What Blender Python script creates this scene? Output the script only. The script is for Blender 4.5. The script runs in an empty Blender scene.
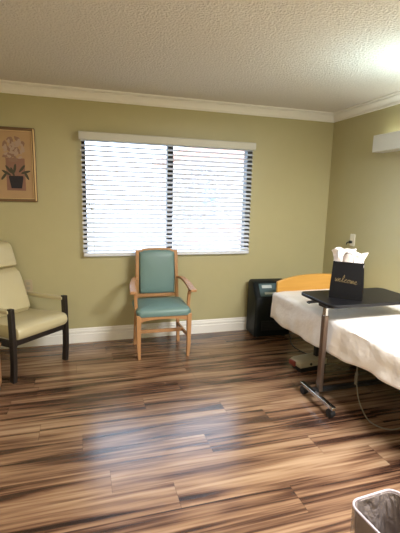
import bpy, bmesh, math, random
from math import sin, cos, pi, radians as R
from mathutils import Vector, Matrix, noise
random.seed(7)
S = bpy.context.scene
COL = S.collection

# ------------------------------------------------------------------ camera
yaw, pitch, roll, fpx = -0.2932, -0.1717, 0.0236, 392.3
fw = Vector((-sin(yaw)*cos(pitch), cos(yaw)*cos(pitch), sin(pitch)))
rt = Vector((cos(yaw), sin(yaw), 0)); up = rt.cross(fw)
r2 = rt*cos(roll) + up*sin(roll); u2 = -rt*sin(roll) + up*cos(roll)
cam = bpy.data.objects.new('camera', bpy.data.cameras.new('camera')); COL.objects.link(cam)
M = Matrix((r2, u2, -fw)).transposed().to_4x4(); M.translation = Vector((-2.717, -3.967, 1.463))
cam.matrix_world = M
cam.data.sensor_fit = 'VERTICAL'; cam.data.sensor_height = 36.0; cam.data.lens = fpx/533*36
cam.data.clip_start = .02
S.camera = cam

# ------------------------------------------------------------------ world, lights, exposure
S.view_settings.view_transform = 'Standard'; S.view_settings.look = 'None'
S.view_settings.gamma = 1; S.view_settings.use_curve_mapping = False
S.view_settings.exposure = 0.0
W = bpy.data.worlds.new('sky'); S.world = W; W.use_nodes = True
bg = W.node_tree.nodes['Background']; bg.inputs[0].default_value = (0.60, 0.78, 1.0, 1); bg.inputs[1].default_value = 8.5

def area(name, loc, direction, sx, sy, power, color, spread=180):
    l = bpy.data.lights.new(name, 'AREA'); l.shape = 'RECTANGLE'; l.size = sx; l.size_y = sy
    l.energy = power; l.color = color; l.spread = R(spread)
    o = bpy.data.objects.new(name, l); COL.objects.link(o); o.location = loc
    o.rotation_euler = Vector(direction).to_track_quat('-Z', 'Y').to_euler()
    return o
# unseen ceiling lamps added as fill, up-light of the fixture over the bed
area('ceiling_fill_light', (-.80, -3.40, 2.30), (0, 0, -1), 1.1, .5, 198, (.96, .98, 1.0))
area('ceiling_fill_light', (-3.5, -4.4, 2.30), (0, 0, -1), 1.1, .5, 48, (1.0, .90, .80))
area('bed_lamp_uplight', (-.065, -1.72, 2.075), (-.2, 0, 1), .07, 1.5, 14, (.66, .93, 1.0))

# ------------------------------------------------------------------ materials
def lin(c):
    return tuple((x/255/12.92 if x/255 <= .04045 else ((x/255+.055)/1.055)**2.4) for x in c) + (1,)
def mat(name, c, rough=.5, spec=.5, metal=0, bump=None, var=0, vscale=8, sheen=0, coat=0):
    m = bpy.data.materials.new(name); m.use_nodes = True
    nt = m.node_tree; b = nt.nodes['Principled BSDF']
    b.inputs['Base Color'].default_value = lin(c); b.inputs['Roughness'].default_value = rough
    b.inputs['Specular IOR Level'].default_value = spec; b.inputs['Metallic'].default_value = metal
    b.inputs['Sheen Weight'].default_value = sheen; b.inputs['Coat Weight'].default_value = coat
    tc = nt.nodes.new('ShaderNodeTexCoord')
    n = nt.nodes.new('ShaderNodeTexNoise'); n.inputs['Scale'].default_value = vscale
    nt.links.new(tc.outputs['Object'], n.inputs['Vector'])
    mx = nt.nodes.new('ShaderNodeMix'); mx.data_type = 'RGBA'
    v = 1-(var or .05)
    a = lin(c); mx.inputs[6].default_value = (a[0]*v, a[1]*v, a[2]*v, 1); mx.inputs[7].default_value = a
    nt.links.new(n.outputs['Fac'], mx.inputs[0]); nt.links.new(mx.outputs[2], b.inputs['Base Color'])
    if bump:
        n2 = nt.nodes.new('ShaderNodeTexNoise'); n2.inputs['Scale'].default_value = bump[0]; n2.inputs['Detail'].default_value = 3
        nt.links.new(tc.outputs['Object'], n2.inputs['Vector'])
        bp = nt.nodes.new('ShaderNodeBump'); bp.inputs['Strength'].default_value = bump[1]; bp.inputs['Distance'].default_value = bump[2]
        nt.links.new(n2.outputs['Fac'], bp.inputs['Height']); nt.links.new(bp.outputs[0], b.inputs['Normal'])
    return m
def wood(name, c1, c2, rough=.4, axis=2, scale=1):
    m = bpy.data.materials.new(name); m.use_nodes = True; nt = m.node_tree; b = nt.nodes['Principled BSDF']
    tc = nt.nodes.new('ShaderNodeTexCoord'); mp = nt.nodes.new('ShaderNodeMapping')
    s = [40*scale]*3; s[axis] = 3*scale; mp.inputs['Scale'].default_value = s
    n = nt.nodes.new('ShaderNodeTexNoise'); n.inputs['Scale'].default_value = 1; n.inputs['Detail'].default_value = 4
    n.inputs['Distortion'].default_value = .5
    mx = nt.nodes.new('ShaderNodeMix'); mx.data_type = 'RGBA'
    mx.inputs[6].default_value = lin(c1); mx.inputs[7].default_value = lin(c2)
    nt.links.new(tc.outputs['Object'], mp.inputs[0]); nt.links.new(mp.outputs[0], n.inputs['Vector'])
    nt.links.new(n.outputs['Fac'], mx.inputs[0]); nt.links.new(mx.outputs[2], b.inputs['Base Color'])
    b.inputs['Roughness'].default_value = rough
    return m
def floor_mat():
    m = bpy.data.materials.new('vinyl_planks'); m.use_nodes = True; nt = m.node_tree; b = nt.nodes['Principled BSDF']
    N = nt.nodes.new; L = nt.links.new
    def mth(op, a, bb=None, c=None):
        n = N('ShaderNodeMath'); n.operation = op
        for i, v in enumerate((a, bb, c)):
            if v is None: continue
            if isinstance(v, (int, float)): n.inputs[i].default_value = v
            else: L(v, n.inputs[i])
        return n.outputs[0]
    tc = N('ShaderNodeTexCoord'); sp = N('ShaderNodeSeparateXYZ'); L(tc.outputs['Object'], sp.inputs[0])
    x, y = sp.outputs[0], sp.outputs[1]
    row = mth('FLOOR', mth('DIVIDE', y, .182))
    wn = N('ShaderNodeTexWhiteNoise'); wn.noise_dimensions = '1D'; L(row, wn.inputs['W'])
    xo = mth('ADD', x, mth('MULTIPLY', wn.outputs['Value'], 1.22))
    col = mth('FLOOR', mth('DIVIDE', xo, 1.22))
    w2 = N('ShaderNodeTexWhiteNoise'); w2.noise_dimensions = '2D'
    cv = N('ShaderNodeCombineXYZ'); L(row, cv.inputs[0]); L(col, cv.inputs[1]); L(cv.outputs[0], w2.inputs['Vector'])
    rnd = w2.outputs['Value']
    # grain coordinates: stretched along the plank, shifted for each plank
    g = N('ShaderNodeCombineXYZ')
    L(mth('ADD', mth('MULTIPLY', x, .5), mth('MULTIPLY', rnd, 1.2)), g.inputs[0])
    L(mth('ADD', mth('MULTIPLY', y, 13.5), mth('MULTIPLY', rnd, 1.6)), g.inputs[1])
    n1 = N('ShaderNodeTexNoise'); n1.inputs['Scale'].default_value = 1.5; n1.inputs['Detail'].default_value = 5
    n1.inputs['Roughness'].default_value = .55; n1.inputs['Distortion'].default_value = .8
    L(g.outputs[0], n1.inputs['Vector'])
    g2 = N('ShaderNodeCombineXYZ')
    L(mth('ADD', mth('MULTIPLY', x, 2.2), mth('MULTIPLY', rnd, 11.0)), g2.inputs[0])
    L(mth('MULTIPLY', y, 60.0), g2.inputs[1])
    n2 = N('ShaderNodeTexNoise'); n2.inputs['Scale'].default_value = 1.0; n2.inputs['Detail'].default_value = 3
    L(g2.outputs[0], n2.inputs['Vector'])
    g3 = N('ShaderNodeCombineXYZ')
    L(mth('ADD', mth('MULTIPLY', x, .8), mth('MULTIPLY', rnd, .5)), g3.inputs[0]); L(mth('MULTIPLY', y, 5.0), g3.inputs[1])
    n3 = N('ShaderNodeTexNoise'); n3.inputs['Scale'].default_value = 1.3; n3.inputs['Detail'].default_value = 2; n3.inputs['Distortion'].default_value = .8
    L(g3.outputs[0], n3.inputs['Vector'])
    val = mth('ADD', mth('ADD', mth('MULTIPLY', n1.outputs['Fac'], .60), mth('MULTIPLY', n3.outputs['Fac'], .36)), mth('MULTIPLY', n2.outputs['Fac'], .20))
    val = mth('SUBTRACT', val, .085)
    val = mth('ADD', val, mth('MULTIPLY', mth('SUBTRACT', rnd, .5), .05))
    cr = N('ShaderNodeValToRGB'); L(val, cr.inputs[0])
    e = cr.color_ramp.elements
    e[0].position = .36; e[0].color = lin(FLOORC[0]); e[1].position = .66; e[1].color = lin(FLOORC[4])
    for p, c in ((.43, FLOORC[1]), (.49, FLOORC[2]), (.56, FLOORC[3])):
        q = e.new(p); q.color = lin(c)
    # seams
    fy = mth('FRACT', mth('DIVIDE', y, .182)); fx = mth('FRACT', mth('DIVIDE', xo, 1.22))
    sy = mth('LESS_THAN', mth('MINIMUM', fy, mth('SUBTRACT', 1.0, fy)), .010)
    sx = mth('LESS_THAN', mth('MINIMUM', fx, mth('SUBTRACT', 1.0, fx)), .0014)
    seam = mth('MAXIMUM', sx, mth('MULTIPLY', sy, .35))
    mx = N('ShaderNodeMix'); mx.data_type = 'RGBA'; L(mth('MULTIPLY', seam, .4), mx.inputs[0]); L(cr.outputs[0], mx.inputs[6])
    mx.inputs[7].default_value = lin((40, 24, 16)); L(mx.outputs[2], b.inputs['Base Color'])
    b.inputs['Roughness'].default_value = .24; b.inputs['Specular IOR Level'].default_value = .75
    bp = N('ShaderNodeBump'); bp.inputs['Strength'].default_value = .25; bp.inputs['Distance'].default_value = .002
    L(n2.outputs['Fac'], bp.inputs['Height']); L(bp.outputs[0], b.inputs['Normal'])
    return m
FLOORC = [(38, 24, 20), (76, 51, 38), (114, 84, 63), (141, 110, 84), (163, 134, 106)]

M_wall = mat('wall_paint', (181, 172, 130), .38, .5, bump=(220, .12, .002))
M_ceil = mat('ceiling_texture', (232, 225, 214), .9, .2, bump=(80, .9, .018), var=.16, vscale=60)
M_trim = mat('trim_paint', (242, 238, 230), .4)
M_floor = floor_mat()
M_slat = mat('blind_slat', (238, 238, 240), .45)
_nt = M_slat.node_tree; _t = _nt.nodes.new('ShaderNodeBsdfTranslucent'); _t.inputs[0].default_value = (.92, .94, .97, 1)
_m = _nt.nodes.new('ShaderNodeMixShader'); _m.inputs[0].default_value = .2
_nt.links.new(_nt.nodes['Principled BSDF'].outputs[0], _m.inputs[1]); _nt.links.new(_t.outputs[0], _m.inputs[2]); _nt.links.new(_m.outputs[0], _nt.nodes['Material Output'].inputs[0])
M_val = mat('blind_valance', (205, 203, 192), .45)
M_dark = mat('bronze_frame', (26, 26, 28), .5)
M_oak = wood('light_oak', (158, 112, 72), (188, 142, 96), .38)
M_maple = wood('yellow_maple', (176, 128, 50), (200, 150, 70), .35, axis=0)
M_espresso = wood('dark_wood', (24, 21, 21), (44, 36, 32), .4)
M_green = mat('green_vinyl', (106, 134, 130), .45, .55, bump=(300, .15, .001))
M_cream = mat('cream_vinyl', (198, 186, 148), .36, .55, bump=(260, .12, .001))
M_seam = mat('piping', (120, 108, 78), .6)
M_sheet = mat('bed_sheet', (244, 236, 228), .85, .2, bump=(11, .6, .02), sheen=.1)
M_black = mat('black_plastic', (20, 21, 23), .42)
M_rubber = mat('rubber', (14, 14, 15), .6)
M_table = mat('dark_laminate', (32, 31, 34), .42, .4, .5)
M_chrome = mat('chrome', (190, 186, 180), .22, .5, 1)
M_sleeve = mat('satin_steel', (134, 116, 104), .35, .5, .85)
M_teal = mat('dark_teal_plastic', (9, 16, 18), .5, .25)
M_teal2 = mat('teal_panel', (52, 76, 80), .35)
M_grey = mat('pale_label', (176, 184, 180), .5)
M_bag = mat('black_paper', (12, 11, 13), .6, .2)
M_gold = mat('gold_ink', (120, 102, 66), .4, metal=.3)
M_tissue = mat('tissue_paper', (246, 236, 232), .8)
M_beige = mat('beige_plastic', (170, 160, 134), .5)
M_redp = mat('red_plastic', (120, 52, 40), .5)
M_cord = mat('grey_cord', (112, 104, 90), .6)
M_bin = mat('bin_plastic', (58, 46, 42), .4)
M_frame = mat('bronze_gilt', (110, 84, 58), .35, metal=.4)
M_gilt = mat('gilt_edge', (206, 176, 130), .35, metal=.4)
M_plate = mat('cover_plate', (226, 220, 200), .4)
M_plate2 = mat('almond_plate', (186, 168, 136), .45)
M_metalbed = mat('bed_steel', (22, 21, 21), .6)
M_fix = mat('fixture_enamel', (214, 214, 206), .45)
M_art = mat('art_paper', (186, 152, 112), .7, var=.18, vscale=9)
M_mauve = mat('art_mauve', (150, 110, 92), .7, var=.25, vscale=12)
M_petal = mat('art_petal', (184, 158, 140), .7, var=.2)
M_petal2 = mat('art_petal_shade', (150, 116, 98), .7, var=.2)
M_leaf = mat('art_leaf', (70, 66, 52), .7)
M_pot = mat('art_pot', (42, 36, 42), .7, var=.3, vscale=20)
def clearmat(name, tint, fac, rough=.1, diffuse=False):
    m = bpy.data.materials.new(name); m.use_nodes = True; nt = m.node_tree
    b = nt.nodes['Principled BSDF']; b.inputs['Base Color'].default_value = tint; b.inputs['Roughness'].default_value = rough
    t = nt.nodes.new('ShaderNodeBsdfTransparent'); mx = nt.nodes.new('ShaderNodeMixShader'); mx.inputs[0].default_value = fac
    nt.links.new(t.outputs[0], mx.inputs[1]); nt.links.new(b.outputs[0], mx.inputs[2])
    nt.links.new(mx.outputs[0], nt.nodes['Material Output'].inputs[0]); return m
M_glass = clearmat('window_glass', (.02, .02, .02, 1), .06, .02)
M_liner = clearmat('bin_liner', lin((150, 136, 130)), .5, .22)
_nt = M_liner.node_tree; _tc = _nt.nodes.new('ShaderNodeTexCoord'); _mp = _nt.nodes.new('ShaderNodeMapping'); _mp.inputs['Scale'].default_value = (1, 1, .35)
_n = _nt.nodes.new('ShaderNodeTexNoise'); _n.inputs['Scale'].default_value = 22; _n.inputs['Distortion'].default_value = 1.5
_bp = _nt.nodes.new('ShaderNodeBump'); _bp.inputs['Strength'].default_value = 1; _bp.inputs['Distance'].default_value = .03
_nt.links.new(_tc.outputs['Object'], _mp.inputs[0]); _nt.links.new(_mp.outputs[0], _n.inputs['Vector']); _nt.links.new(_n.outputs['Fac'], _bp.inputs['Height']); _nt.links.new(_bp.outputs[0], _nt.nodes['Principled BSDF'].inputs['Normal'])
M_linerrim = clearmat('bin_liner_rim', lin((196, 186, 194)), .62, .3)
M_emit = bpy.data.materials.new('lamp_glow'); M_emit.use_nodes = True
_b = M_emit.node_tree.nodes['Principled BSDF']; _b.inputs['Emission Color'].default_value = (.95, 1, .88, 1); _b.inputs['Emission Strength'].default_value = 3
M_emitw = bpy.data.materials.new('fill_lamp_glow'); M_emitw.use_nodes = True  # diffuser glow of the added ceiling fill lamps
_b = M_emitw.node_tree.nodes['Principled BSDF']; _b.inputs['Emission Color'].default_value = (1, .85, .68, 1); _b.inputs['Emission Strength'].default_value = 2
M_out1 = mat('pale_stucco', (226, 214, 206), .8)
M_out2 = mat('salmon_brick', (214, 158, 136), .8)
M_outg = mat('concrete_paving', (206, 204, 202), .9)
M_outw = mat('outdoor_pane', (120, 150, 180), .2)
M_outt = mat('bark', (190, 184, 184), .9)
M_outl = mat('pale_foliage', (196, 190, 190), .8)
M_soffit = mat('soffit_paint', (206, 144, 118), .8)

# ------------------------------------------------------------------ helpers
def obj(name, bm, m, parent=None, smooth=True, sub=0, bevel=0, kind=None, mats=None):
    bmesh.ops.recalc_face_normals(bm, faces=bm.faces)
    me = bpy.data.meshes.new(name); bm.to_mesh(me); bm.free()
    for mm in (mats or [m]): me.materials.append(mm)
    o = bpy.data.objects.new(name, me); COL.objects.link(o)
    if smooth:
        for p in me.polygons: p.use_smooth = True
        try: me.set_sharp_from_angle(angle=R(38))
        except Exception: pass
    if bevel:
        md = o.modifiers.new('bevel', 'BEVEL'); md.width = bevel; md.segments = 3; md.limit_method = 'ANGLE'; md.angle_limit = R(40)
    if sub:
        md = o.modifiers.new('sub', 'SUBSURF'); md.levels = sub; md.render_levels = sub
    if parent: o.parent = parent
    if kind: o['kind'] = kind
    return o
def struct(name, bm, m, parent=None, **k):
    return obj(name, bm, m, parent, kind=None if parent else 'structure', **k)
def tag(o, label, cat, group=None):
    o['label'] = label; o['category'] = cat
    if group: o['group'] = group
    return o
def thing(name, label, cat, loc=(0, 0, 0), rotz=0, group=None):
    o = bpy.data.objects.new(name, None); COL.objects.link(o); o.location = loc; o.rotation_euler = (0, 0, rotz)
    o.empty_display_size = .05
    return tag(o, label, cat, group)
def B(): return bmesh.new()
def box(bm, x0, x1, y0, y1, z0, z1, mi=0):
    v = [bm.verts.new(p) for p in ((x0,y0,z0),(x1,y0,z0),(x1,y1,z0),(x0,y1,z0),(x0,y0,z1),(x1,y0,z1),(x1,y1,z1),(x0,y1,z1))]
    for f in ((0,3,2,1),(4,5,6,7),(0,1,5,4),(1,2,6,5),(2,3,7,6),(3,0,4,7)):
        bm.faces.new([v[i] for i in f]).material_index = mi
    return bm
def loft(bm, loops, closed=True, cap=True):
    rings = [[bm.verts.new(p) for p in l] for l in loops]
    n = len(rings[0])
    for a, b in zip(rings, rings[1:]):
        for i in range(n if closed else n-1):
            j = (i+1) % n; bm.faces.new((a[i], a[j], b[j], b[i]))
    if cap and closed:
        bm.faces.new(rings[0]); bm.faces.new(rings[-1][::-1])
    return rings
def tube(bm, pts, r, n=10, flat=1):
    pts = [Vector(p) for p in pts]; loops = []; prev = None
    for i, p in enumerate(pts):
        t = (pts[min(i+1, len(pts)-1)]-pts[max(i-1, 0)]).normalized()
        if prev is None:
            a = Vector((0, 0, 1)) if abs(t.z) < .9 else Vector((1, 0, 0))
            u = t.cross(a).normalized()
        else: u = (prev-t*prev.dot(t)).normalized()
        prev = u; w = t.cross(u); rr = r[i] if isinstance(r, (list, tuple)) else r
        loops.append([p+u*cos(2*pi*k/n)*rr+w*sin(2*pi*k/n)*rr*flat for k in range(n)])
    loft(bm, loops); return bm
def bar(bm, pts, w, h, side=(1, 0, 0)):
    """rectangular section swept along pts; w along side, h across; w/h may be lists"""
    pts = [Vector(p) for p in pts]; s = Vector(side).normalized(); loops = []
    for i, p in enumerate(pts):
        t = (pts[min(i+1, len(pts)-1)]-pts[max(i-1, 0)]).normalized()
        u = (s-t*s.dot(t)).normalized(); v = t.cross(u)
        ww = (w[i] if isinstance(w, (list, tuple)) else w)/2; hh = (h[i] if isinstance(h, (list, tuple)) else h)/2
        loops.append([p+u*ww+v*hh, p-u*ww+v*hh, p-u*ww-v*hh, p+u*ww-v*hh])
    loft(bm, loops); return bm
def smoothpts(pts, n=6):
    P = [Vector(p) for p in pts]; out = []
    for i in range(len(P)-1):
        p0, p1, p2, p3 = P[max(i-1, 0)], P[i], P[i+1], P[min(i+2, len(P)-1)]
        for k in range(n):
            t = k/n
            out.append(.5*((2*p1)+(p2-p0)*t+(2*p0-5*p1+4*p2-p3)*t*t+(3*p1-p0-3*p2+p3)*t**3))
    return out+[P[-1]]
def rrect(w, d, r, n=5, cx=0, cy=0, z=0):
    out = []
    for (sx, sy, a0) in ((1, 1, 0), (-1, 1, 90), (-1, -1, 180), (1, -1, 270)):
        for k in range(n+1):
            a = R(a0+90*k/n); out.append(Vector((cx+sx*(w/2-r)+r*cos(a), cy+sy*(d/2-r)+r*sin(a), z)))
    return out
def cyl(bm, c, r, h, axis='Z', n=20, r2=None):
    c = Vector(c); loops = []
    for k, rr in ((0, r), (1, r if r2 is None else r2)):
        l = []
        for i in range(n):
            a = 2*pi*i/n; q = {'Z': (cos(a), sin(a), 0), 'X': (0, cos(a), sin(a)), 'Y': (cos(a), 0, sin(a))}[axis]
            d = {'Z': (0, 0, 1), 'X': (1, 0, 0), 'Y': (0, 1, 0)}[axis]
            l.append(c+Vector(q)*rr+Vector(d)*(k*h-h/2))
        loops.append(l)
    loft(bm, loops); return bm
def prism(bm, poly, axis, a0, a1):
    """poly of 2D points extruded along axis from a0 to a1"""
    def P(u, v, a): return {'X': (a, u, v), 'Y': (u, a, v), 'Z': (u, v, a)}[axis]
    loft(bm, [[P(u, v, a0) for u, v in poly], [P(u, v, a1) for u, v in poly]]); return bm
def cushion(w, d, h, r=.04, puff=.02, nx=10, ny=10, crown=None):
    """upholstered pad, w x d in plane, thickness h, softly domed top; local z up from 0"""
    bm = B(); loops = []
    prof = [(-.006, 0.0), (0, .25*h), (.0, .6*h), (-r*.35, .88*h), (-r, h)]
    for off, z in prof: loops.append(rrect(w+2*off, d+2*off, max(.008, r+off*.6), 5, z=z))
    for k in range(1, 6):
        f = 1-k/6
        loops.append([Vector((p.x*f, p.y*f, h+puff*(1-f*f))) for p in rrect(w-2*r, d-2*r, max(.008, r*.5), 5)])
    loft(bm, loops); return bm
def xf(bm, m): bmesh.ops.transform(bm, matrix=m, verts=bm.verts); return bm

H = 2.42; XL, YB = -4.5, -5.4
# ------------------------------------------------------------------ structure
b = B(); box(b, XL-.1, .1, YB-.1, .12, -.1, 0); struct('floor', b, M_floor, smooth=False)
b = B(); box(b, XL-.1, .1, YB-.1, .12, H, H+.1); struct('ceiling', b, M_ceil, smooth=False)
wx0, wx1, wz0, wz1 = -2.705, -.965, .88, 2.03
b = B()
box(b, XL-.1, wx0, 0, .12, 0, H); box(b, wx1, .1, 0, .12, 0, H); box(b, wx0, wx1, 0, .12, 0, wz0); box(b, wx0, wx1, 0, .12, wz1, H)
struct('wall_back', b, M_wall, smooth=False)
b = B(); box(b, 0, .1, YB, 0, 0, H); struct('wall_right', b, M_wall, smooth=False)
b = B(); box(b, XL-.1, XL, YB, 0, 0, H); struct('wall_left', b, M_wall, smooth=False)
b = B(); box(b, XL-.1, .1, YB-.1, YB, 0, H); struct('wall_front', b, M_wall, smooth=False)
# crown moulding profile (distance from wall, z)
cp = [(0, H-.092), (.016, H-.092), (.016, H-.078), (.008, H-.074), (.012, H-.066), (.022, H-.050), (.040, H-.034), (.048, H-.030), (.048, H-.024), (.040, H-.021), (.066, H-.014), (.066, H), (0, H)]
b = B(); prism(b, [(-d, z) for d, z in cp], 'X', XL, 0); struct('trim_1', b, M_trim)
b = B(); prism(b, [(-d, z) for d, z in cp], 'Y', YB, 0); struct('trim_2', b, M_trim)
bp_ = [(0, 0), (.018, 0), (.018, .085), (.008, .090), (.008, .098), (.014, .103), (.014, .118), (.006, .124), (.006, .142), (.002, .148), (0, .148)]
b = B(); prism(b, [(-d, z) for d, z in bp_], 'X', XL, 0); struct('baseboard_back', b, M_trim)
b = B(); prism(b, [(-d, z) for d, z in bp_], 'Y', YB, 0); struct('baseboard_right', b, M_trim)
b = B(); prism(b, [(XL+d, z) for d, z in bp_], 'Y', YB, 0); struct('baseboard_left', b, M_trim)

# window
win = bpy.data.objects.new('window_1', None); COL.objects.link(win); win['kind'] = 'structure'; win.location = (0, 0, 0)
b = B(); f = .055
box(b, wx0, wx0+.034, .006, .105, wz0, wz1); box(b, wx1-.055, wx1, .006, .105, wz0, wz1)
box(b, wx0+.034, wx1-.055, .006, .105, wz0, wz0+.02); box(b, wx0+.034, wx1-.055, .006, .105, wz1-.018, wz1)
mxc = -1.845
box(b, mxc-.030, mxc+.030, .04, .11, wz0+.02, wz1-.018)
obj('window_frame', b, M_dark, win, smooth=False)
b = B(); box(b, wx0+.034, wx1-.055, .072, .076, wz0+.02, wz1-.018); obj('window_glass', b, M_glass, win, smooth=False)

# ------------------------------------------------------------------ blind
bl = thing('window_blind', 'wide white horizontal venetian blind hanging over the window', 'window blind', (-1.85, 0, 0))
b = B(); prism(b, [(-.088, 1.968), (-.094, 1.975), (-.094, 2.035), (-.088, 2.042), (0, 2.042), (0, 2.03), (-.08, 2.03), (-.08, 1.968)], 'X', -.878, .878)
obj('valance', b, M_val, bl)
b = B(); box(b, -.83, .83, -.072, -.018, 1.990, 2.028); obj('headrail', b, M_val, bl, smooth=False)
b = B(); ns = 24; z0s, z1s = .94, 1.968
tilt = R(24)
for i in range(ns):
    zc = z0s+(z1s-z0s)*i/(ns-1); loops = []
    pr = []
    for k in range(7):
        s = -1+2*k/6; cam_ = .0025*(1-s*s)
        pr.append((s*.025, cam_+.0014))
    pr += [(q[0], q[1]-.0028) for q in reversed(pr)]
    pts = [(-.045+u*cos(tilt)-v*sin(tilt), zc+u*sin(tilt)+v*cos(tilt)) for u, v in pr]
    jx = random.uniform(-.004, .004)
    prism(b, pts, 'X', -.862+jx, .862+jx)
obj('slats', b, M_slat, bl)
b = B(); box(b, -.86, .86, -.07, -.02, .885, .918); obj('bottom_rail', b, M_slat, bl, bevel=.005)
for xx in (-.76, -.2, .2, .76):
    b = B()
    for yy in (-.0715, -.0185): box(b, xx-.0012, xx+.0012, yy-.0006, yy+.0006, .915, 1.99)
    obj('ladder_cord', b, M_slat, bl, smooth=False)
for xx, zz in ((-.795, 1.40), (-.775, 1.36)):
    b = B(); tube(b, [(xx, -.078, 1.985), (xx, -.078, zz)], .0014, 6)
    c = obj('pull_cord', b, M_val, bl)
    b = B(); tube(b, [(xx, -.078, zz), (xx, -.078, zz-.01), (xx, -.078, zz-.04)], [.003, .006, .008], 10)
    obj('tassel', b, M_val, c)

# ------------------------------------------------------------------ outside
b = B(); box(b, -14, 14, .13, 26, -.35, -.25); struct('ground', b, M_outg, smooth=False)
b = B(); box(b, -5, .6, .13, 1.0, 2.22, 2.3); struct('trim_3', b, M_soffit, smooth=False)
h = thing('neighboring_house', 'pale house with salmon brick panels seen faintly through the blind', 'building', (3.0, 10, -.25))
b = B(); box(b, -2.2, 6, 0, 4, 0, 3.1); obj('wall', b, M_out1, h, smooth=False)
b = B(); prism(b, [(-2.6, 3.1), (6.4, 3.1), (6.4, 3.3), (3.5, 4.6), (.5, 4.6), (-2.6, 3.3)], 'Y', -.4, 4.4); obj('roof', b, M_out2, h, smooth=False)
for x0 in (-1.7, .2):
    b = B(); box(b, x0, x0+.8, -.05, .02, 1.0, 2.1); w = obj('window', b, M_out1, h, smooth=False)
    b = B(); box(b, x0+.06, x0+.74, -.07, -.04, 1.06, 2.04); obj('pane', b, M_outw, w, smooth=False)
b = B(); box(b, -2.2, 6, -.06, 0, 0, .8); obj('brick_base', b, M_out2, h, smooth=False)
t = thing('garden_tree', 'bluish tree crown seen faintly through the right half of the blind', 'tree', (-.15, 4.6, -.25))
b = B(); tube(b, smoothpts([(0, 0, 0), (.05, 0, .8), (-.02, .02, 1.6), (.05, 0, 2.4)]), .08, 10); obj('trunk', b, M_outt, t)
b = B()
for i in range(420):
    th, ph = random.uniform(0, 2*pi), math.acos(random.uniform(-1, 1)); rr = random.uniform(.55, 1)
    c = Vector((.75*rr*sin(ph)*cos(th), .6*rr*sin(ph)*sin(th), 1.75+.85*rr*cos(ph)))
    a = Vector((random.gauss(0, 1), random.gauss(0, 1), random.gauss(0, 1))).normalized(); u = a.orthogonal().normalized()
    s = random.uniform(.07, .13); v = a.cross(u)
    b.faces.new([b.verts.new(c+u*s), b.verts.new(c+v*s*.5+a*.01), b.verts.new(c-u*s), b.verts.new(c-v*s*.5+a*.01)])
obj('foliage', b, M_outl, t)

# ------------------------------------------------------------------ framed picture
pc = thing('framed_picture', 'framed botanical print of pale flowers in a dark pot, hung on the back wall', 'picture', (-3.285, 0, 1.72))
hw, hh = .18, .325
b = B()
def fr(bm, w, h_, t, y0, y1):
    box(bm, -w, w, y0, y1, h_-t, h_); box(bm, -w, w, y0, y1, -h_, -h_+t); box(bm, -w, -w+t, y0, y1, -h_+t, h_-t); box(bm, w-t, w, y0, y1, -h_+t, h_-t)
fr(b, hw, hh, .026, -.028, 0); obj('frame', b, M_frame, pc, smooth=False, bevel=.004)
b = B(); box(b, hw-.016, hw-.004, -.034, -.027, -hh+.01, hh-.01); box(b, -hw+.004, -hw+.016, -.034, -.027, -hh+.01, hh-.01)
fr(b, hw-.026, hh-.026, .005, -.024, -.01); o = obj('gilt_beading', b, M_gilt, pc, smooth=False); o['label'] = 'light gold beading'
b = B(); box(b, -hw+.02, hw-.02, -.012, -.004, -hh+.02, hh-.02); art = obj('print', b, M_art, pc, smooth=False)
b = B(); box(b, -.072, .085, -.0135, -.0115, -.225, .06); obj('printed_panel', b, M_mauve, art, smooth=False)
def blob(bm, cx, cz, rx, rz, y, ang=0, n=14, wob=.15):
    vs = []
    for k in range(n):
        a = 2*pi*k/n; q = 1+wob*sin(3*a+cx*90)+wob*.6*sin(5*a+cz*70)
        u, v = rx*q*cos(a), rz*q*sin(a)
        vs.append(bm.verts.new((cx+u*cos(ang)-v*sin(ang), y, cz+u*sin(ang)+v*cos(ang))))
    bm.faces.new(vs)
b = B()
for i in range(26):
    a = random.uniform(0, 2*pi); r_ = random.uniform(.01, 1)
    blob(b, .01+.098*r_*cos(a), .135+.10*r_*sin(a), .026, .018, -.0142-.00003*i, random.uniform(0, 3))
obj('printed_stems', b, M_petal2, art, smooth=False)
b = B()
for i in range(30):
    a = random.uniform(0, 2*pi); r_ = random.uniform(.1, 1)
    blob(b, .01+.095*r_*cos(a), .14+.10*r_*sin(a), .019, .011, -.0155-.00003*i, random.uniform(0, 3))
obj('printed_flowers', b, M_petal, art, smooth=False)
b = B(); vs = [b.verts.new((x, -.0145, z)) for x, z in ((-.035, -.205), (.052, -.205), (.068, -.11), (.066, -.095), (-.05, -.095), (-.052, -.11))]; b.faces.new(vs)
obj('printed_pot', b, M_pot, art, smooth=False)
b = B()
for i, (cx, cz, a) in enumerate(((-.07, -.07, 2.6), (-.05, -.04, 2.2), (.0, -.03, 1.4), (.06, -.03, .9), (.09, -.06, .3), (.095, -.09, -1.1), (-.09, -.1, -2.2), (-.02, -.06, 1.9))):
    blob(b, cx, cz, .042, .011, -.0152-.0001*i, a, wob=.03)
obj('printed_leaves', b, M_leaf, art, smooth=False)

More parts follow.
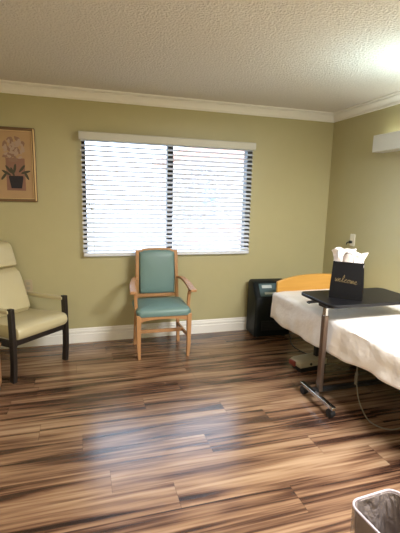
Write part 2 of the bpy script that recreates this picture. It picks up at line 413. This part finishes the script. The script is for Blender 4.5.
# ------------------------------------------------------------------ outlets
o = thing('wall_outlet', 'almond outlet cover on the back wall behind the cream chair', 'outlet', (-3.225, 0, .605))
b = B(); loft(b, [[(p.x, 0, p.y) for p in rrect(.072, .116, .008)], [(p.x, -.005, p.y) for p in rrect(.070, .114, .008)]]); obj('cover_plate', b, M_plate2, o)
for zz in (-.022, .022):
    b = B(); loft(b, [[(p.x, -.004, p.y+zz) for p in rrect(.034, .028, .008)], [(p.x, -.007, p.y+zz) for p in rrect(.034, .028, .008)]]); obj('socket', b, M_beige, o)
o = thing('wall_switch', 'white wall plate with a dark knob on the right wall behind the gift bag', 'wall plate', (0, -.49, 1.07), R(0))
b = B(); loft(b, [[(0, p.x, p.y) for p in rrect(.075, .125, .008)], [(-.006, p.x, p.y) for p in rrect(.072, .122, .008)]]); obj('cover_plate', b, M_plate, o)
b = B(); cyl(b, (-.016, .012, -.022), .015, .022, 'X'); tube(b, smoothpts([(-.026, .012, -.022), (-.038, .035, -.028), (-.03, .055, -.05)]), .005, 8); obj('knob', b, M_black, o)

# ------------------------------------------------------------------ over-bed wall light
lf = thing('wall_light', 'long white box light fixture mounted high on the right wall', 'light fixture', (0, -.81, 1.92))
L_ = 1.7
b = B(); prism(b, [(-.004, 0), (-.118, .0), (-.124, .006), (-.124, .144), (-.118, .15), (-.112, .15), (-.112, .012), (-.004, .012)], 'Y', -L_, -.006)
obj('housing', b, M_fix, lf)
for y_ in (0, -L_):
    b = B(); box(b, -.124, 0, y_-.008, y_, .0, .15); obj('end_cap', b, M_fix, lf, smooth=False, bevel=.002)
b = B(); box(b, -.11, -.006, -L_+.01, -.012, .125, .132); obj('diffuser', b, M_emit, lf, smooth=False)

# housings for the added fill lamps, out of view on the ceiling
for lx, ly, ll in ((-.80, -3.40, 'added ceiling fill light nearer the bed, out of view overhead'), (-3.5, -4.4, 'added ceiling fill light nearer the cream chair, out of view overhead')):
    cl = thing('fill_light_box', ll, 'light fixture', (lx, ly, H), 0, 'added fill lights')
    b = B(); loft(b, [rrect(1.2, .6, .02, z=0), rrect(1.2, .6, .02, z=-.07)], cap=True); obj('housing', b, M_fix, cl, smooth=False)
    b = B(); loft(b, [rrect(1.12, .52, .03, z=-.065), rrect(1.1, .5, .03, z=-.09)]); obj('diffuser', b, M_emitw, cl, smooth=False)

# ------------------------------------------------------------------ green armchair
def green_chair():
    c = thing('armchair', 'light oak armchair with green vinyl seat and back, under the window', 'chair', (-2.02, -.36, 0), R(-1))
    yf, yb = -.225, .185
    for s in (-1, 1):   # front legs, rising to the arm on each side
        b = B(); xx = s*.232
        bar(b, [(xx-s*.006, yf+.004, 0), (xx, yf, .12), (xx, yf, .36), (xx+s*.002, yf, .42)], [.026, .034, .042, .042], [.026, .034, .042, .042])
        obj('leg', b, M_oak, c, bevel=.004)
        b = B(); bar(b, smoothpts([(s*.222, yb+.0, 0), (s*.216, yb-.005, .2), (s*.205, yb, .44), (s*.196, yb+.010, .70), (s*.192, yb+.032, .925)]), .032, .036)
        obj('leg', b, M_oak, c, bevel=.004)
        # arm post and arm
        b = B(); bar(b, smoothpts([(s*.243, yf+.085, .40), (s*.247, yf+.09, .52), (s*.252, yf+.075, .615)]), [.028]*13, [.034]*13)
        obj('arm_post', b, M_oak, c, bevel=.004)
        b = B(); n = 13
        pts = smoothpts([(s*.205, yb+.012, .675), (s*.235, yb-.09, .685), (s*.262, yb-.2, .66), (s*.272, yf+.08, .628), (s*.276, yf+.01, .622)], 5)
        ws = [.03+.03*min(1, i/12) for i in range(len(pts))]
        bar(b, pts, ws, [.026]*len(pts)); obj('arm', b, M_oak, c, bevel=.006)
    # aprons
    b = B(); n = 16; lo = []
    for k in range(n+1):
        x = -.215+.43*k/n; zz = .368+.022*(1-abs(x/.215)**4) if abs(x) < .215 else .368
        zz = .352+.026*math.sqrt(max(0, 1-(x/.2)**2)) if abs(x) < .2 else .352
        lo.append([(x, yf-.012, zz), (x, yf+.012, zz), (x, yf+.012, .42), (x, yf-.012, .42)])
    loft(b, lo); obj('front_rail', b, M_oak, c)
    for s in (-1, 1):
        b = B(); bar(b, [(s*.225, yf+.015, .385), (s*.207, yb, .385)], .022, .065); obj('side_rail', b, M_oak, c, bevel=.003)
        b = B(); bar(b, [(s*.228, yf+.01, .195), (s*.212, yb+.01, .195)], .018, .034); obj('stretcher', b, M_oak, c, bevel=.003)
    b = B(); bar(b, [(-.205, yb, .385), (.205, yb, .385)], .022, .065, side=(0, 1, 0)); obj('back_rail', b, M_oak, c, bevel=.003)
    b = B(); bar(b, [(-.22, -.02, .195), (.22, -.02, .195)], .018, .034, side=(0, 1, 0)); obj('stretcher', b, M_oak, c, bevel=.003)
    # back frame: lean plane from z=.44 (y=yb) to z=.96
    def lean(x, z, off=0): return (x, yb+.002+(max(0, z-.44)/.5)**1.25*.032+off, z)
    crest = [(-.208, .93), (-.206, .950), (-.150, .953), (-.138, .966), (-.08, .970), (0, .972), (.08, .970), (.138, .966), (.150, .953), (.206, .950), (.208, .93)]
    b = B(); lo = []
    for x, z in crest:
        zb = .895
        lo.append([lean(x, z, -.016), lean(x, z, .016), lean(x, zb, .016), lean(x, zb, -.016)])
    loft(b, lo); obj('crest_rail', b, M_oak, c, bevel=.003)
    b = B(); bar(b, [lean(-.205, .502), lean(.205, .502)], .028, .034, side=(0, 1, 0)); obj('lower_back_rail', b, M_oak, c, bevel=.003)
    # back pad: front cushion with stepped top
    def outline(sh):
        return [(-.168+sh, .525+sh), (.168-sh, .525+sh), (.172-sh, .56), (.174-sh, .70), (.174-sh, .90-sh), (.171-sh, .932-sh), (.14, .938-sh), (.13, .948-sh), (0, .953-sh), (-.13, .948-sh), (-.14, .938-sh), (-.171+sh, .932-sh), (-.174+sh, .90-sh), (-.174+sh, .70), (-.172+sh, .56)]
    b = B(); lo = []
    for sh, off in ((0, .022), (-.002, .0), (-.001, -.022), (.006, -.034), (.02, -.042)):
        lo.append([lean(x, z, off) for x, z in outline(sh)])
    cz = .735
    for f in (.75, .5, .25, .05):
        lo.append([lean(x*f, cz+(z-cz)*f, -.042-.012*(1-f*f)) for x, z in outline(.02)])
    loft(b, lo); obj('backrest', b, M_green, c)
    b = B(); bm = cushion(.50, .455, .075, .045, .018); xf(bm, Matrix.Translation((0, -.026, .405))); b.free()
    obj('seat', bm, M_green, c)
    return c
green_chair()

# ------------------------------------------------------------------ cream lounge chair (left)
def cream_chair():
    c = thing('lounge_chair', 'cream vinyl high-back patient chair with dark wood legs, at left edge', 'chair', (-3.235, -.45, 0), R(45))
    # local: front at y=-.23, right/left legs at x=+-.25
    yf = -.235; X = .262
    for s in (-1, 1):
        b = B(); bar(b, smoothpts([(s*X, yf+.02, 0), (s*X, yf+.004, .15), (s*X, yf, .35), (s*X, yf+.004, .60)]), [.034]*19, [.048+.0*i for i in range(19)] )
        obj('leg', b, M_espresso, c, bevel=.004)
        b = B(); bar(b, smoothpts([(s*.10, .29, 0), (s*.12, .25, .15), (s*.17, .22, .30), (s*.17, .23, .42)]), [.034]*19, [.046]*19)
        obj('leg', b, M_espresso, c, bevel=.004)
        b = B(); bar(b, [(s*X, yf+.01, .575), (s*X, .0, .562), (s*X, .265, .552)], .05, [.03, .032, .03]); a = obj('armrest', b, M_cream, c, bevel=.01); a['label'] = 'padded cream armrest'
        b = B(); bar(b, [(s*X, yf+.02, .315), (s*X, .23, .30)], .026, .05); obj('side_rail', b, M_espresso, c, bevel=.003)
    b = B(); bar(b, [(-X, yf+.015, .318), (X, yf+.015, .318)], .026, .05, side=(0, 1, 0)); obj('front_rail', b, M_espresso, c, bevel=.003)
    b = B(); bar(b, [(-X, .23, .31), (X, .23, .31)], .026, .05, side=(0, 1, 0)); obj('back_rail', b, M_espresso, c, bevel=.003)
    # seat: waterfall front
    b = B(); lo = []
    prof = [(-.285, .372), (-.292, .40), (-.285, .432), (-.26, .452), (-.2, .458), (-.05, .445), (.1, .43), (.22, .42), (.24, .40), (.24, .345), (.0, .340), (-.2, .342), (-.265, .35)]
    for x, k in ((-.246, .0), (-.242, .6), (-.225, .92), (-.15, 1.0), (0, 1.03), (.15, 1), (.225, .92), (.242, .6), (.246, 0)):
        cy, cz = -.03, .395
        q = .93+.07*k
        lo.append([(x, cy+(y-cy)*q, cz+(z-cz)*(.82+.18*k)) for y, z in prof])
    loft(b, lo); obj('seat', b, M_cream, c)
    # back: two stuffed sections leaning rearward
    def section(z0, z1, w0, w1, th):
        b = B(); lo = []; n = 9
        def ax(z): return .168+(z-.40)*.34
        for k in range(n+1):
            t_ = k/n; z = z0+(z1-z0)*t_; e = min(1, min(t_, 1-t_)*5); e = math.sqrt(max(0, 1-(1-e)**2))
            w = w0+(w1-w0)*t_; T = th*(.45+.55*e); wi = w-.02*(1-e)
            lo.append([(p.x, ax(z)-T*.35+p.y, z) for p in rrect(wi, T, min(.03, T*.4), 4)])
        loft(b, lo); return b
    obj('backrest', section(.43, .815, .385, .35, .11), M_cream, c)
    o = obj('headrest', section(.818, 1.045, .345, .325, .105), M_cream, c)
    for s in (-1, 1):
        b = B(); bar(b, [(s*.17, .235, .36), (s*.15, .395, .98)], .03, .02); obj('back_post', b, M_espresso, c)
    return c
cream_chair()

# nightstand sliver at the far left edge
nsd = thing('nightstand', 'light wood nightstand edge cut off at the far left of the photo', 'nightstand', (-3.535, -1.03, 0))
b = B(); box(b, -.2, .2, -.16, .16, .05, .34); obj('carcass', b, M_oak, nsd, smooth=False, bevel=.003)
b = B(); box(b, -.21, .21, -.17, .17, .34, .362); obj('top', b, M_oak, nsd, smooth=False, bevel=.004)
for z0 in (.07, .205):
    b = B(); box(b, -.18, .18, -.175, -.158, z0, z0+.125); d_ = obj('drawer', b, M_oak, nsd, smooth=False, bevel=.002)
    b = B(); cyl(b, (0, -.185, z0+.062), .012, .025, 'Y'); obj('knob', b, M_chrome, d_)
b = B(); box(b, -.19, .19, -.15, .15, 0, .05); obj('plinth', b, M_espresso, nsd, smooth=False)

# ------------------------------------------------------------------ bed
BX0, BX1, BY0, BY1 = -.97, -.09, -.70, -2.72
bd = thing('hospital_bed', 'low adjustable bed with a yellow maple headboard beside the right wall', 'bed', (-.53, -1.7, 0))
def bl_(x, y, z): return (x+.53, y+1.7, z)
b = B(); box(b, -.42, .42, -.98, .96, .40, .435); obj('deck', b, M_metalbed, bd, smooth=False)
b = B(); box(b, -.43, .43, -1.0, .975, .437, .585); obj('mattress', b, mat('mattress_ticking', (190, 180, 170), .8), bd, bevel=.03)
for s in (-1, 1):
    b = B(); box(b, s*.36-.02, s*.36+.02, -.95, .95, .345, .40); obj('side_rail', b, M_metalbed, bd, smooth=False)
for (yy) in (-.82, .62):
    for s in (-1, 1):
        b = B(); bar(b, [(s*.20, yy, .345), (s*.20, yy, .085)], .045, .045, side=(1, 0, 0)); lg = obj('leg', b, M_metalbed, bd)
        b = B(); cyl(b, (s*.20, yy, .045), .045, .03, 'X', 20); obj('caster', b, M_rubber, lg)
    b = B(); box(b, -.20, .20, yy-.02, yy+.02, .13, .17); obj('cross_bar', b, M_metalbed, bd, smooth=False)
def board(y0, y1, ztop, name):
    b = B(); poly = []
    for k in range(21):
        x = -.43+.86*k/20; poly.append((x, ztop-.062*abs(x/.43)**2.4))
    poly = [(-.43, .40)]+poly+[(.43, .40)]
    prism(b, poly, 'Y', y0, y1); return obj(name, b, M_maple, bd, bevel=.006)
board(1.0, 1.028, .765, 'headboard'); board(-1.05, -1.022, .68, 'footboard')

# sheet: drape over the mattress
sh = B(); rows = []
NY, x0, x1 = 90, -.445, .445
def zhem(y):   # y world
    k = (y+.66)/-2.0
    return .345-.02*sin(k*5.2)+.06*k+.008*sin(k*31)
for j in range(NY+1):
    yy = -.672-(2.03)*j/NY; row = []
    t_ = j/NY; edge = min(1, j/4)
    hz = zhem(yy)
    ztop = .603-.012*(1-edge)
    fold = .005*sin(yy*17+1.3*sin(yy*7))+.003*sin(yy*37+2)
    prof = []
    nS = 12
    for k in range(nS+1):   # left hanging side from hem up
        q = k/nS; z = hz+(ztop-.025-hz)*q
        amp = (1-q)**.8
        n_ = noise.noise(Vector((yy*5, z*9, .3)))*.016
        prof.append((-.455-.012*amp+fold*amp*1.3+n_*(.3+.7*amp), z))
    prof += [(-.452, ztop-.012), (-.442, ztop-.003)]
    nT = 22
    for k in range(nT+1):
        q = k/nT; x = -.425+.85*q
        bulge = .012*(1-(2*q-1)**4)
        z = ztop+bulge+.006*noise.noise(Vector((x*6, yy*5, 4)))
        prof.append((x, z))
    prof += [(.442, ztop-.003), (.452, ztop-.012)]
    for k in range(nS+1):
        q = 1-k/nS; z = hz+(ztop-.025-hz)*q; amp = (1-q)
        prof.append((.455+.008*amp+abs(fold)*amp*.5, z))
    # head end: the corner of the hanging side swings back towards the headboard at the hem
    for (x, z) in prof:
        hang = max(0, min(1, (ztop-z)/.25))
        yo = .02*hang*max(0, 1-j/10)*(1 if x < 0 else 0)
        row.append(sh.verts.new(bl_(x-.53, yy+yo, z)))
    rows.append(row)
for a, c in zip(rows, rows[1:]):
    for i in range(len(a)-1): sh.faces.new((a[i], a[i+1], c[i+1], c[i]))
o = obj('sheet', sh, M_sheet, None); o.location = (-.53, -1.7, 0)
md = o.modifiers.new('thick', 'SOLIDIFY'); md.thickness = .004; md.offset = 1
tag(o, 'white sheet draped over the bed, its crumpled edge hanging on the left', 'bed sheet')

# control box under the bed
cb = thing('control_box', 'small beige control box with a red end on the floor under the bed', 'control box', (-.83, -1.10, 0), R(8))
b = B(); prism(b, [(-.14, .045), (.15, .045), (.15, .10), (-.11, .10), (-.14, .085)], 'Y', -.075, .075); obj('housing', b, M_beige, cb, bevel=.006)
b = B(); box(b, -.12, .15, -.06, .06, 0, .046); obj('base', b, M_black, cb, smooth=False)
b = B(); box(b, -.158, -.139, -.01, .07, .04, .085); o = obj('end_cap', b, M_redp, cb, bevel=.006); o['label'] = 'red end cap'
for x_ in (-.03, .08):
    b = B(); cyl(b, (x_, -.077, .07), .012, .006, 'Y'); obj('socket', b, M_black, cb)

# hanging hand-control cord
coil = []
for k in range(60):
    a = k*.9; coil.append((-.89+.008*cos(a), -1.80+.008*sin(a), .28-.0014*k))
pts = smoothpts([(-.89, -1.80, .385), (-.89, -1.80, .33), (-.89, -1.80, .285)], 4)+[Vector(p) for p in coil]+smoothpts([(-.888, -1.81, .19), (-.89, -1.85, .09), (-.90, -1.95, .02), (-.885, -2.03, .008), (-.83, -2.09, .008), (-.74, -2.09, .008), (-.6, -2.06, .008)], 6)
b = B(); tube(b, pts, .0045, 8); o = obj('coiled_cable', b, M_cord); tag(o, 'grey coiled cord hanging from the bed down to the floor', 'cord')

# ------------------------------------------------------------------ oxygen concentrator
oc = thing('oxygen_concentrator', 'black floor-standing oxygen concentrator between back wall and bed', 'medical device', (-.785, -.20, 0), R(-4))
def oprof(sx):
    return [(-.135, .03), (-.15, .30), (-.148, .435), (-.135, .455), (-.045, .592), (-.02, .605), (.10, .605), (.125, .58), (.13, .30), (.13, .03)]
b = B(); lo = []
for x, q, dz in ((-.205, .90, -.035), (-.195, .97, -.01), (-.175, 1, 0), (.175, 1, 0), (.195, .97, -.01), (.205, .9, -.035)):
    lo.append([(x, y*q, .03+(z-.03)*(1+dz)) for y, z in oprof(x)])
loft(b, lo); obj('body', b, M_teal, oc, bevel=.006)
n_ = Vector((0, -.91, .41))
def pan(x0, x1, t0, t1, off, th, m, name, par, bev=.003):
    # on slanted face between (-.125,.46) and (-.075,.57)
    A = Vector((0, -.135, .455)); D = Vector((0, .09, .137)).normalized(); N = Vector((0, -D.z, D.y))
    b = B(); lo = []
    for o_ in (off, off+th):
        lo.append([tuple(Vector((x, 0, 0))+A+D*t+N*o_) for x, t in ((x0, t0), (x1, t0), (x1, t1), (x0, t1))])
    loft(b, lo); return obj(name, b, m, par, bevel=bev)
p = pan(-.15, .15, .008, .155, -.002, .006, M_teal2, 'control_panel', oc)
pan(-.12, -.01, .10, .135, .004, .004, M_grey, 'gauge', p); pan(-.10, .06, .03, .055, .004, .004, M_grey, 'label_strip', p); pan(.04, .12, .09, .135, .004, .008, M_black, 'switch', p)
b = B(); box(b, -.13, .13, -.150, -.135, .09, .20)
for k in range(6): box(b, -.12, .12, -.154, -.149, .10+k*.017, .106+k*.017)
obj('vent_grille', b, M_black, oc, smooth=False)
b = B(); box(b, -.09, .09, .04, .07, .596, .603); obj('handle', b, M_black, oc, bevel=.003)
for sx in (-1, 1):
    for yy in (-.09, .09):
        b = B(); cyl(b, (sx*.15, yy, .022), .022, .025, 'X'); obj('caster', b, M_rubber, oc)
b = B(); tube(b, smoothpts([(-.56, -.20, .06), (-.565, -.30, .01), (-.60, -.40, .007), (-.66, -.50, .007), (-.70, -.66, .007), (-.66, -.85, .007), (-.55, -.95, .007)], 8), .005, 8)
o = obj('power_cord', b, M_rubber); tag(o, 'black power cord on the floor from the concentrator under the bed', 'cord')

# ------------------------------------------------------------------ overbed table
ot = thing('overbed_table', 'rolling overbed table with dark top and steel column, over the bed', 'table', (-.71, -1.53, 0))
b = B(); loft(b, [rrect(.765, .43, .05, 8, z=.737), rrect(.775, .44, .055, 8, z=.741), rrect(.775, .44, .055, 8, z=.757), rrect(.768, .433, .052, 8, z=.761)])
obj('tabletop', b, M_table, ot)
cx = -.345; cy = -.085
b = B(); bar(b, [(cx, cy, .07), (cx, cy, .655)], .044, .032, side=(0, 1, 0)); obj('column', b, M_sleeve, ot, bevel=.004)
b = B(); bar(b, [(cx, cy, .65), (cx, cy, .73)], .036, .022, side=(0, 1, 0)); o = obj('inner_column', b, M_chrome, ot, bevel=.003); o['label'] = 'bright chrome inner column'
b = B(); box(b, cx-.03, .25, -.13, -.04, .718, .737); obj('support_arm', b, M_black, ot, smooth=False)
b = B(); bar(b, smoothpts([(cx+.01, .03, .726), (cx-.03, .045, .722), (cx-.065, .05, .716)]), .035, .010, side=(0, 1, 0)); obj('lever', b, M_black, ot)
for xx in (-.41, .30):
    ob = B(); bar(ob, [(xx+.005 if xx < 0 else xx, .06, .075), (xx+.005 if xx < 0 else xx, -.355, .075)], .034, .026); fb = obj('foot_bar', ob, M_chrome, ot, bevel=.004)
    for yy in (.02, -.32):
        x_ = xx+.005 if xx < 0 else xx
        w_ = B(); cyl(w_, (x_-.006, yy, .03), .03, .026, 'X', 24); cyl(w_, (x_+.016, yy, .03), .026, .01, 'X', 24); bar(w_, [(x_, yy, .05), (x_, yy, .064)], .03, .03); obj('caster', w_, M_rubber, fb)
b = B(); bar(b, [(-.40, cy, .08), (.30, cy, .08)], .04, .022, side=(0, 1, 0)); obj('base_bar', b, M_metalbed, ot)

# ------------------------------------------------------------------ gift bag
gb = thing('gift_bag', 'black paper gift bag with gold script standing on the overbed table', 'gift bag', (-.855, -1.565, .7615), R(-43))
w0, w1, d0, d1, hb = .114, .104, .055, .038, .272
b = B()
def ring(w, d, z, pinch=0): return [(-w, -d, z), (-w*.33, -d, z), (w*.33, -d, z), (w, -d, z), (w-pinch, 0, z), (w, d, z), (-w, d, z), (-w+pinch, 0, z)]
r0 = loft(b, [ring(w0, d0, 0), ring(w0, d0, .04), ring(w0*.98, d0*.95, .12, .01), ring(w1+.002, d1+.004, .22, .014), ring(w1, d1, hb, .014)], cap=False)
b.faces.new(r0[0][::-1])
o = obj('bag_body', b, M_bag, gb, smooth=False); md = o.modifiers.new('t', 'SOLIDIFY'); md.thickness = .0012
def onface(u, v, off=.0012):
    d = .0523 if v < .12 else .0523+(.042-.0523)*(v-.12)/.10
    return Vector((u, -d-off, v))
# script word "welcome" as pen strokes
word = {'w': [(0, 1), (.15, .1), (.4, 0), (.5, .9), (.6, .1), (.85, 0), (1.0, 1)],
        'e': [(0, .4), (.5, .6), (.45, 1), (.15, .8), (.15, .2), (.5, 0), (.9, .3)],
        'l': [(0, .3), (.45, 1.6), (.3, 2.3), (.1, 1.6), (.15, .3), (.4, 0), (.7, .3)],
        'c': [(.6, .9), (.3, 1), (.05, .5), (.3, 0), (.8, .3)],
        'o': [(.4, 1), (.05, .6), (.2, .05), (.6, .2), (.6, .8), (.35, 1), (.9, .9)],
        'm': [(0, .9), (.1, 0), (.35, 1), (.45, 0), (.75, 1), (.85, .1), (1.1, .3)]}
ox = -.082; s_ = .0235; b = B(); prevp = None; allp = []
for ch in 'welcome':
    st = word[ch]; wd = max(p_[0] for p_ in st)
    allp += [(ox+(p_[0]+.22*p_[1])*s_, .128+p_[1]*s_*.95+(ox+.06)*-.10) for p_ in st]; ox += (wd+.04)*s_
tube(b, [onface(u, v) for u, v in [(q.x, q.y) for q in smoothpts([(u, v, 0) for u, v in allp], 4)]], .0015, 6)
obj('script_lettering', b, M_gold, gb)
for yy in (-d1-.002, d1-.006):
    k_ = -.035 if yy < 0 else .004
    b = B(); tube(b, smoothpts([(-.035, yy, hb-.01), (-.036, yy+k_*.6, hb+.03), (-.02, yy+k_*1.2, hb+.065), (.01, yy+k_*1.3, hb+.07), (.034, yy+k_*1.1, hb+.05), (.036, yy+k_*.6, hb+.02), (.035, yy, hb-.01)], 6), .002, 8); obj('handle', b, M_bag, gb)
# tissue
b = B()
for i in range(8):
    a0 = i*.7; cxx = -.062+.12*(i/7); lean_ = -cxx*.1+random.uniform(-.012, .012); hgt = hb+random.uniform(.045, .085)+(.015 if i in (1, 2, 7) else 0)
    yy0 = random.uniform(-.015, .018); lo = []
    for k in range(7):
        q = k/6; z = hb-.05+(hgt-hb+.05)*q; rr = .036+.024*q**1.1+.004*sin(i+k)
        loop = []
        for m_ in range(14):
            a = 2*pi*m_/14; w_ = 1+.32*sin(a*3+i*1.7)*q+.12*sin(a*5+i+k)
            loop.append((cxx+lean_*q*.5+rr*w_*cos(a), max(-.032, min(.034, yy0+rr*.55*w_*sin(a))) if q < .4 else yy0+rr*.6*w_*sin(a), z+.012*q*sin(a*2+i)))
        lo.append(loop)
    lo.append([(cxx+lean_*.5+(v_[0]-cxx-lean_*.5)*.35, yy0+(v_[1]-yy0)*.35, v_[2]-.012) for v_ in lo[-1]])
    loft(b, lo)
o = obj('tissue_paper', b, M_tissue, gb); o['label'] = 'white crumpled tissue paper'

# ------------------------------------------------------------------ waste bin
wb = thing('waste_bin', 'dark waste bin with a clear plastic liner in the bottom right corner', 'waste bin', (-1.655, -3.04, 0), R(4))
W_, D_, HB = .225, .34, .345
b = B(); lo = [rrect(W_-.05, D_-.05, .03, 6, z=0), rrect(W_-.005, D_-.005, .045, 6, z=HB-.004), rrect(W_-.013, D_-.013, .042, 6, z=HB-.004), rrect(W_-.058, D_-.058, .028, 6, z=.006)]
loft(b, lo, cap=False); vs = [v for v in b.verts]
n6 = len(lo[0]); b.verts.ensure_lookup_table()
b.faces.new([b.verts[i] for i in range(n6)][::-1]); b.faces.new([b.verts[i] for i in range(3*n6, 4*n6)])
obj('body', b, M_bin, wb)
b = B(); lo = []
def wr(l, amp, sd, z):
    out = []
    for i, p in enumerate(l):
        v = noise.noise(Vector((p.x*26+sd, p.y*26, z*4)))*amp; L2 = Vector((p.x, p.y, 0)).normalized()
        out.append((p.x+L2.x*v, p.y+L2.y*v, z+noise.noise(Vector((p.x*15, p.y*15, sd)))*amp*.6))
    return out
for off, z, amp in ((.006, HB-.13, .004), (.007, HB-.08, .003), (.008, HB-.03, .002), (.009, HB-.003, .0005)): lo.append(wr(rrect(W_+off, D_+off, .05, 14, z=z), amp, 2, z))
for off, z, amp in ((-.020, HB-.004, .0005), (-.028, HB-.03, .008), (-.045, HB-.10, .02), (-.06, HB-.17, .026), (-.075, HB-.25, .024), (-.10, HB-.32, .01)): lo.append(wr(rrect(W_+off, D_+off, .04, 14, z=z), amp*.75, 5, z))
loft(b, lo, cap=False); obj('liner', b, M_liner, wb)
b = B(); pts = rrect(W_+.001, D_+.001, .045, 14, z=HB); n_p = len(pts); lo = []
for i in range(n_p+1):
    p = pts[i % n_p]; q = pts[(i+1) % n_p]; o_ = pts[(i-1) % n_p]; t_ = (q-o_).normalized(); u = Vector((t_.y, -t_.x, 0))
    lo.append([p+u*.0042*cos(a)+Vector((0, 0, 1))*.004*sin(a) for a in [2*pi*k/8 for k in range(8)]])
loft(b, lo, cap=False); o = obj('rim_fold', b, M_linerrim, wb); o['label'] = 'white folded liner edge'
